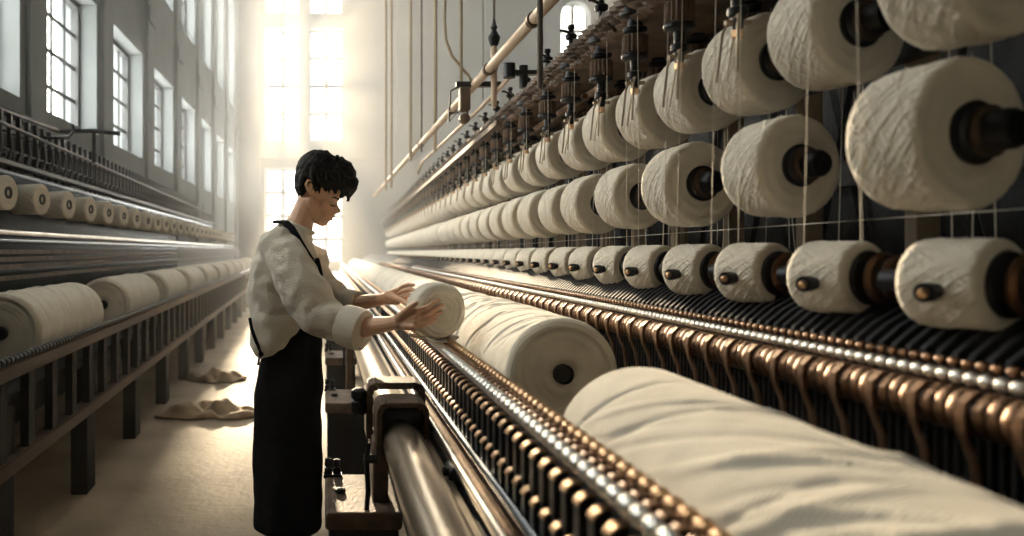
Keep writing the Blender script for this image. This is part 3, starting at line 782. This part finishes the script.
# ------------------------------------------------------------------ the worker
def organic(name, mb, mt, parent, voxel, smooth=6, disp=0, dscale=.1, fac=.5):
    o = obj(name, mb, mt, parent)
    r = o.modifiers.new('r', 'REMESH'); r.mode = 'VOXEL'; r.voxel_size = voxel; r.use_smooth_shade = True
    s_ = o.modifiers.new('s', 'SMOOTH'); s_.iterations = smooth; s_.factor = fac
    if disp:
        tx = bpy.data.textures.new(name+'_folds', 'CLOUDS'); tx.noise_scale = dscale; tx.noise_depth = 1
        d = o.modifiers.new('d', 'DISPLACE'); d.texture = tx; d.strength = disp; d.mid_level = .5; d.texture_coords = 'LOCAL'
    return o
pe = thing('person', 'young person in a cream sweater and long black apron holding a small cotton roll', 'person')
PY = 3.42
def P(px, py, dy=0.): return W(px, py, PY) + Vector((0, dy, 0))
def cap_(mb, a, b, r0, r1): mb.capsule(P(*a), P(*b), r0, r1); return mb
# body: head, neck, arms, hands, legs in one skin surface
hd = MB()
rotp = Matrix.Rotation(math.radians(28), 3, 'Y')
hd.ell(P(320, 181), .098, .076, .098, rot=rotp)
hd.ell(P(326, 190), .068, .066, .074, rot=rotp)
hd.ell(P(325, 203), .046, .052, .052, rot=rotp)
for s_ in (-1, 1):
    cap_(hd, (311, 202, s_*.045), (319, 219, s_*.022), .024, .018)       # jaw
    cap_(hd, (325, 205, s_*.034), (327, 211, s_*.026), .027, .022)       # cheek
hd.ell(P(320, 206), .044, .052, .046)
prof_ = [(343, 190), (341, 196), (339.6, 199.5), (337.2, 203), (339, 207), (341.4, 211), (340, 213.2), (336.5, 213.8), (334, 215), (334.4, 217.4), (331.8, 218.4), (332.2, 220.3), (329.2, 221.3), (327.6, 224.3), (322.5, 226.8), (316, 224), (312, 216), (314, 195), (328, 186)]
ins_ = {0: [0]*19, .008: [0, 0, 0, .6, .6, .8, .6, .8, .2, .2, .3, .3, .3, .3, .2, 0, 0, 0, 0],
        .015: [.3, .3, .4, 2, 3.2, 4.2, 3.6, 2.2, .9, 1, 1, 1.1, 1, 1.1, .8, .3, 0, 0, 0],
        .026: [1, 1, 1.2, 3, 6, 8, 7.2, 4.5, 3, 3, 2.6, 3, 2.6, 3.2, 2.4, 1, 0, 0, 0],
        .042: [3, 3, 3.4, 5, 8, 11, 11, 8.5, 7.5, 8, 7.5, 8, 7.5, 8.5, 6, 2.5, 0, 0, 0]}
rs = []
for s_ in (-.042, -.026, -.015, -.008, 0, .008, .015, .026, .042):
    iv = ins_[abs(s_)]
    rs.append([P(x-iv[k]*.9, y-iv[k]*.42, s_) for k, (x, y) in enumerate(prof_)])
hd.rings(rs, True)
cap_(hd, (309, 203), (299, 226, .0), .055, .056)                            # neck
cap_(hd, (299, 226), (292, 240, .0), .062, .085)
face = organic('head', hd, M['skin'], pe, .0034, 5)
lp = MB()
for (x, y, w_) in ((333.8, 216.6, .016), (331.8, 219.8, .013)):
    lp.tube([P(x-2.3, y-.3, -w_), P(x-.2, y, -w_*.45), P(x+.1, y, 0), P(x-.2, y, w_*.45), P(x-2.3, y-.3, w_)], [.0012, .0042, .005, .0042, .0012], 8)
obj('lips', lp, M['lip'], face)
for s_ in (-1, 1):
    obj('eyelashes', MB().tube([P(328.8, 204.4, s_*.050), P(331.4, 206.2, s_*.043), P(334.2, 206.6, s_*.033), P(335.4, 205.4, s_*.024)], [.001, .003, .003, .001], 6), M['hair'], face)
    obj('eyebrow', MB().tube([P(330.5, 197.6, s_*.052), P(334.8, 198.2, s_*.044), P(338.4, 199.8, s_*.028), P(339.4, 200.6, s_*.014)], [.001, .0036, .0036, .001], 6), M['hair'], face)
    er = MB()
    er.tube([P(311.2, 196.0, s_*.074), P(308, 191.5, s_*.083), P(306.2, 186, s_*.088), P(308.4, 182, s_*.089), P(312.6, 183, s_*.087), P(313.6, 187.5, s_*.083)], [.005, .006, .0055, .0055, .005, .004], 8)
    er.ell(P(310.6, 189, s_*.079), .012, .007, .021, 12)
    organic('ear', er, M['skin'], face, .0022, 2)
# hair
hr = MB()
hr.ell(P(318.5, 172.5), .100, .092, .098, rot=rotp)
hr.ell(P(311, 178), .073, .086, .076)
hr.ell(P(337, 174.8), .087, .082, .076, rot=rotp)
hr.ell(P(345, 184), .056, .066, .050, rot=rotp)
hr.ell(P(303, 188), .032, .058, .040)
rr = random.Random(5)
def lock(a, b, c, r):
    hr.tube([P(*a), P(*b), P(*c)], [r, r*.8, .002], 7)
for k in range(16):       # fringe locks
    v = k/15*2-1; y = v*.072
    tipx = 351 - abs(v)*13 + rr.uniform(-3, 3); tipy = 200.5 + rr.uniform(-3.5, 2) - abs(v)*2
    lock((341-abs(v)*6, 172, y*.6), (353.5-abs(v)*9+rr.uniform(-1.5, 1), 185+rr.uniform(-2, 2), y), (tipx, tipy, y*1.05), .020)
for k in range(7):        # near side locks over temple, and far side
    for s_ in (-1, 1):
        x0 = 312+k*4.3
        lock((x0+1, 172, s_*.072), (x0+3, 184, s_*.089), (x0+4+rr.uniform(-1.5, 2), 193.5+rr.uniform(-1.5, 2.5)+max(0, k-3)*1.2, s_*.076), .019)
for k in range(12):       # nape
    v = k/11*2-1; y = v*.07
    lock((301+abs(v)*3, 178, y*.9), (297+abs(v)*5, 188, y), (297.5+abs(v)*6+rr.uniform(-1, 2), 197+rr.uniform(-2.5, 2), y*.85), .020)
for k in range(26):       # crown tufts
    a = rr.uniform(-2.6, .3); b = rr.uniform(-1, 1)
    cx, cy_ = (319, 173) if k % 2 else (335, 176)
    ex, ey = math.cos(a)*23.0, math.sin(a)*22.0
    q = math.sqrt(1-b*b*.6)
    lock((cx+ex*.75*q, cy_+ey*.75*q, b*.06), (cx+ex*.98*q, cy_+ey*.98*q, b*.075), (cx+(ex+3)*.98*q, cy_+(ey+3)*.99*q, b*.08), .016)
organic('hair', hr, M['hair'], face, .0045, 2, disp=.010, dscale=.018)
# forearms and hands (near = person's right hand, toward the camera)
def Q(px, py, Y): return W(px, py, Y)
arm = MB()
def c2(a, b, r0, r1): arm.capsule(Q(*a), Q(*b), r0, r1, 12)
NF = [((416.5, 311.5, 2.775), (426.5, 307.5, 2.762), (434, 302.5, 2.768), (439.0, 299.8, 2.780), .0088),
      ((417.5, 316.8, 2.772), (429.0, 313.2, 2.760), (437.2, 308.0, 2.766), (442.5, 305.2, 2.780), .0090),
      ((416.8, 321.8, 2.775), (428, 319.4, 2.762), (436.0, 314.6, 2.768), (441.0, 312.0, 2.780), .0086),
      ((414.5, 326.6, 2.78), (423.5, 325.4, 2.770), (430.8, 321.6, 2.772), (435, 319.4, 2.780), .0076)]
c2((350, 329, 3.08), (372, 326.0, 3.0), .048, .036)
c2((372, 326.0, 3.0), (391, 323.5, 2.90), .036, .0265)
c2((391, 323.5, 2.90), (401, 321.5, 2.85), .0265, .028)
for a, b in (((401, 318.5, 2.85), NF[0][0]), ((402, 320, 2.85), NF[1][0]), ((402, 322.5, 2.85), NF[2][0]), ((401, 324.5, 2.85), NF[3][0])): c2(a, b, .020, .0145)
for p0, p1, p2, p3, r in NF:
    c2(p0, p1, r*1.15, r*1.02); c2(p1, p2, r*1.02, r*.94); c2(p2, p3, r*.94, r*.8)
c2((399, 318.5, 2.84), (405.5, 311.5, 2.80), .018, .0135); c2((405.5, 311.5, 2.80), (411.5, 306.5, 2.768), .0135, .011); c2((411.5, 306.5, 2.768), (416.5, 303.2, 2.755), .011, .0085)
organic('right_hand', arm, M['skin'], pe, .0024, 3)
arm = MB()
c2((342, 305.5, 3.50), (360, 303, 3.40), .045, .034); c2((360, 303, 3.40), (381, 299.5, 3.25), .034, .0255)
c2((381, 299.5, 3.25), (389, 297.5, 3.18), .0255, .025)
FF = [((397.5, 290.5, 3.12), (403.5, 286.0, 3.06), (409, 284.2, 3.01), (413.5, 285.0, 2.97), .0088),
      ((398.5, 294.0, 3.12), (404.5, 290.6, 3.055), (410.5, 289.4, 3.0), (415, 290.4, 2.965), .0090),
      ((398.5, 298, 3.12), (404.5, 295.8, 3.055), (410, 295.0, 3.01), (414, 296, 2.975), .0086),
      ((397.5, 301.6, 3.13), (402.5, 300.6, 3.08), (407, 300.6, 3.04), (410.5, 301.4, 3.0), .0076)]
for f in FF: c2((389, 295.8+(f[0][1]-292)*.45, 3.18), f[0], .019, .0135)
for p0, p1, p2, p3, r in FF:
    c2(p0, p1, r*1.15, r*1.02); c2(p1, p2, r*1.02, r*.94); c2(p2, p3, r*.94, r*.8)
c2((388, 295, 3.14), (395, 297.5, 3.08), .017, .0125); c2((395, 297.5, 3.08), (402, 300.5, 3.02), .0125, .0105); c2((402, 300.5, 3.02), (407.5, 304.0, 2.975), .0105, .0085)
organic('left_hand', arm, M['skin'], pe, .0024, 3)
# sweater
sw = MB()
tor = [(352, 279, 17, .125, 6), (346, 281, 25, .14, 9), (335, 282, 30.5, .155, 12), (318, 284, 33.5, .168, 6), (300, 285, 35.5, .178, 0), (280, 284.5, 36, .19, 0), (262, 285, 33, .198, 0), (248, 286.5, 28.5, .19, 2), (238, 289, 22.5, .155, 4), (231, 293.5, 16.5, .105, 5), (226, 297, 13.5, .082, 5)]
rs = []
for py, cx, hw, dd, tl in tor:
    ring = []
    for j in range(40):
        a = 2*PI*j/40; cxx, sy = math.cos(a), math.sin(a)
        sq = lambda v: math.copysign(abs(v)**.85, v)
        ring.append(P(cx+hw*sq(cxx), py-tl*cxx if py > 300 else py+tl*cxx, dd*sq(sy)))
    rs.append(ring)
sw.rings(rs, True)
def c3(a, b, r0, r1, mb=None): (mb or sw).capsule(Q(*a), Q(*b), r0, r1, 18)
c3((279, 247, 3.27), (292, 268, 3.20), .082, .090)
c3((292, 268, 3.20), (305, 293, 3.15), .090, .098)
c3((305, 293, 3.15), (317, 312, 3.13), .098, .090)
c3((317, 312, 3.13), (334, 321.5, 3.08), .090, .075)
c3((334, 321.5, 3.08), (349, 327, 3.05), .075, .058)
c3((288, 250, 3.58), (312, 262, 3.58), .082, .078)
c3((300, 262, 3.56), (322, 284, 3.54), .085, .068)
c3((322, 284, 3.54), (336, 297, 3.50), .068, .055)
c3((336, 297, 3.50), (350, 302, 3.45), .055, .043)
sweat = organic('sweater', sw, M['sweater'], pe, .0085, 5, disp=.030, dscale=.075)
cf = MB()
def cuff(mb, a, b, r, t_=.008):
    a, b = Q(*a), Q(*b); d = (b-a)
    pts = [a, a+d*.04, a+d*.5, a+d*.96, b, b-d*.05, b-d*.5]
    mb.tube(pts, [r-.004, r+t_, r+t_*1.3, r+t_, r, r-.010, r-.014], 28)
cuff(cf, (343, 324.5, 3.065), (364, 331, 3.015), .067, .012)
obj('cuff', cf, M['sweater'], sweat)
cf = MB(); cuff(cf, (343.5, 300.5, 3.48), (359, 303.5, 3.41), .043, .009); obj('cuff', cf, M['sweater'], sweat)
cn = MB(); cpts = []
for j in range(25):
    a = 2*PI*j/24; cpts.append(P(300+13.2*math.cos(a), 227.5+5.5*math.cos(a), .078*math.sin(a)))
cn.tube(cpts, .0095, 8); obj('neckband', cn, M['sweater'], sweat)
# apron skirt
ap = MB(); rs = []
for py, cx, hw, dd in ((527, 287.5, 34.5, .135), (520, 287.5, 34.8, .14), (480, 287.5, 34.5, .142), (430, 287.5, 34.2, .15), (395, 288, 34.2, .158), (370, 290, 32.2, .16), (350, 293, 29, .155), (332, 295, 26.5, .15), (315, 296, 25, .14)):
    rs.append([P(cx+hw*math.copysign(abs(math.cos(a))**.8, math.cos(a)), py, dd*math.sin(a)*(1+.05*math.sin(5*a+py*.02))) for a in [2*PI*j/48 for j in range(48)]])
ap.rings(rs, True)
apron = organic('apron', ap, M['apron'], pe, .010, 4, disp=.020, dscale=.13)
def band(mb, pts, w, t_=.003, side=Vector((1, 0, 0))):
    rs = []
    for i, p in enumerate(pts):
        d = (pts[min(i+1, len(pts)-1)]-pts[max(i-1, 0)]).normalized(); s_ = side - d*side.dot(d); s_.normalize(); n_ = d.cross(s_)
        rs.append([p+s_*w/2+n_*t_, p-s_*w/2+n_*t_, p-s_*w/2-n_*t_, p+s_*w/2-n_*t_])
    return mb.rings(rs, True)
bs = MB()
band(bs, [P(276, 222.5, -.02), P(281, 221.8, -.075), P(287, 223.5, -.125), P(293, 229.5, -.17), P(299, 239, -.20), P(305, 250, -.188), P(310.5, 259, -.16), P(315, 267, -.12)], .030, .006)
obj('neck_strap', bs, M['apron'], apron)
bb = MB(); rs = []
for py, xr, w_ in ((258, 317.5, .10), (264, 319, .125), (275, 321.5, .13), (290, 322.5, .135), (305, 321.5, .14), (325, 319, .145)):
    rs.append([P(xr+1.8-.02*abs(v*7)**2, py, v*w_) for v in [k/8*2-1 for k in range(9)]] + [P(xr-1.5-.02*abs(v*7)**2, py, v*w_) for v in [1-k/8*2 for k in range(9)]])
bb.rings(rs, True); obj('apron_bib', bb, M['apron'], apron)
tb = MB(); band(tb, [P(252, 316, -.10), P(254.5, 326, -.125), P(258.5, 337, -.13), (P(262.5, 347, -.12)), P(264, 352, -.115)], .014, .003)
band(tb, [P(264, 350, -.118), P(261.5, 355, -.125), P(260.5, 361, -.13)], .010, .003); tb.ell(P(263.5, 350, -.12), .012, .010, .012, 10)
obj('apron_tie', tb, M['apron'], apron)
# legs and shoes below the hem
for s_ in (-1, 1):
    lg = MB(); cap_(lg, (287, 400, s_*.08), (286, 470, s_*.08), .075, .06); cap_(lg, (286, 470, s_*.08), (285, 530, s_*.08), .06, .05)
    organic('trouser_leg', lg, M['apron'], pe, .009, 3)
    sh = MB(); sh.capsule(P(279, 534, s_*.085), P(304, 537, s_*.09), .036, .030).box(P(268, 540, 0).x, P(311, 540, 0).x, PY+s_*.088-.04, PY+s_*.088+.04, .0, .022)
    organic('shoe', sh, M['shoe'], pe, .006, 3)

# held bundle
hx = W(434.5, 310, 2.86)
t = thing('cotton_bundle', 'small soft cotton roll held between both hands over the comb rails', 'cotton roll', hx)
t.rotation_euler = axis_rot(math.radians(20))
def bundle():
    Rr, L = .102, .13; rs = []; rr = random.Random(4)
    prof = [(.004, -L/2), (.05, -L/2), (.075, -L/2+.006), (.090, -L/2+.02), (.099, -L/2+.04)]
    for k in range(9): prof.append((.1025, -L/2+.05+.004*k))
    for k in range(8): a_ = PI/2*k/8; prof.append((.0625+.04*math.cos(a_), L/2-.04+.04*math.sin(a_)))
    for r in [.0625-.0012*k for k in range(50)]: prof.append((r, L/2-.0+.10*max(0, .0625-r)*.25-.25*max(0, .022-r)))
    for i, (r, h) in enumerate(prof):
        ring = []
        for j in range(96):
            a = 2*PI*j/96
            # spiral wound layers : the ring phase turns with the angle
            hh = h + (.0016*math.sin((r*2*PI/.0062)+a) if i > 14 else 0)
            k = 1+.02*math.sin(2*a+1)+.012*math.sin(5*a+3+h*30)+(.008*math.sin(h*260+2*a) if 1 < i < 14 else 0)
            ring.append((r*k*math.cos(a), r*k*math.sin(a), hh))
        rs.append(ring)
    return MB().rings(rs, True)
obj('wound_lap', bundle(), M['held'], t, sharp=170)
fl = MB(); rs = []
for k in range(14):
    u = k/13; a = math.radians(-60-70*u)
    rs.append([( (.100+.010*u)*math.cos(a+PI*.0), (.100+.010*u)*math.sin(a), z) for z in (-.06, .0, .05, .085)] + [((.106+.012*u)*math.cos(a), (.106+.012*u)*math.sin(a), z) for z in (.085, .05, 0, -.06)])
fl.rings(rs, True)
obj('loose_flap', fl, M['held'], t)

# ------------------------------------------------------------------ haze in the hall
hz = bpy.data.materials.new('dusty_air'); t = nt(hz); t.nodes.remove(t.nodes['Principled BSDF'])
vs = t.nodes.new('ShaderNodeVolumeScatter'); vs.inputs['Color'].default_value = (1, .98, .95, 1)
vs.inputs['Anisotropy'].default_value = .45
tc = t.nodes.new('ShaderNodeTexCoord'); sx = t.nodes.new('ShaderNodeSeparateXYZ'); mr = t.nodes.new('ShaderNodeMapRange')
mr.inputs['From Min'].default_value = 3.0; mr.inputs['From Max'].default_value = 16.; mr.inputs['To Min'].default_value = .0006; mr.inputs['To Max'].default_value = .034
t.links.new(tc.outputs['Object'], sx.inputs[0]); t.links.new(sx.outputs[1], mr.inputs['Value']); t.links.new(mr.outputs[0], vs.inputs['Density'])
t.links.new(vs.outputs[0], t.nodes['Material Output'].inputs['Volume'])
o = obj('haze', MB().box(XL+.01, XR-.01, YN+.01, YB-.01, .002, H-.01), hz, smooth=False)
o['kind'] = 'stuff'; tag(o, 'pale dusty haze filling the air of the mill hall', 'haze')

# ------------------------------------------------------------------ light
w = bpy.data.worlds.new('World'); sc.world = w; w.use_nodes = True
bg = w.node_tree.nodes['Background']; bg.inputs[0].default_value = (1.0, .96, .88, 1); bg.inputs[1].default_value = 8.0
def portal(loc, rot, sx, sy):
    l = bpy.data.lights.new('window_portal', 'AREA'); l.shape = 'RECTANGLE'; l.size = sx; l.size_y = sy; l.cycles.is_portal = True
    o = bpy.data.objects.new('window_portal', l); COL.objects.link(o); o.location = loc; o.rotation_euler = rot
for h in LW: portal((XL-.42, (h[0]+h[1])/2, (h[2]+h[3])/2), (0, -PI/2, 0), h[3]-h[2], h[1]-h[0])
for h in BW: portal(((h[0]+h[1])/2, YB+.42, (h[2]+h[3])/2), (-PI/2, 0, 0), h[1]-h[0], h[3]-h[2])
def sun(d, e, col, ang):
    l = bpy.data.lights.new('sun', 'SUN'); l.energy = e; l.color = col; l.angle = math.radians(ang)
    o = bpy.data.objects.new('sun', l); COL.objects.link(o); o.rotation_euler = Vector(d).to_track_quat('-Z', 'Y').to_euler()
sun((.047, -1, -.198), 18, (1, .78, .53), 1.8)

# ------------------------------------------------------------------ camera
cam = bpy.data.cameras.new('camera'); co = bpy.data.objects.new('camera', cam); COL.objects.link(co)
co.location = (0, 0, CZ); co.rotation_euler = (PI/2, 0, 0)
cam.sensor_width = 36; cam.lens = 36*F/1024
cam.shift_x = (512-VX)/1024; cam.shift_y = -(268-VY)/1024
cam.clip_start = .05; cam.clip_end = 100
cam.dof.use_dof = True; cam.dof.focus_distance = 3.1; cam.dof.aperture_fstop = 2.2
sc.camera = co
sc.view_settings.view_transform = 'Standard'; sc.view_settings.look = 'None'; sc.view_settings.gamma = 1
sc.view_settings.use_curve_mapping = False; sc.view_settings.exposure = .95
sc.cycles.use_denoising = True
sc.cycles.max_bounces = 8; sc.cycles.diffuse_bounces = 4; sc.cycles.volume_bounces = 1; sc.cycles.transparent_max_bounces = 12
sc.cycles.sample_clamp_direct = 4.5; sc.cycles.sample_clamp_indirect = 6; sc.cycles.use_light_tree = True
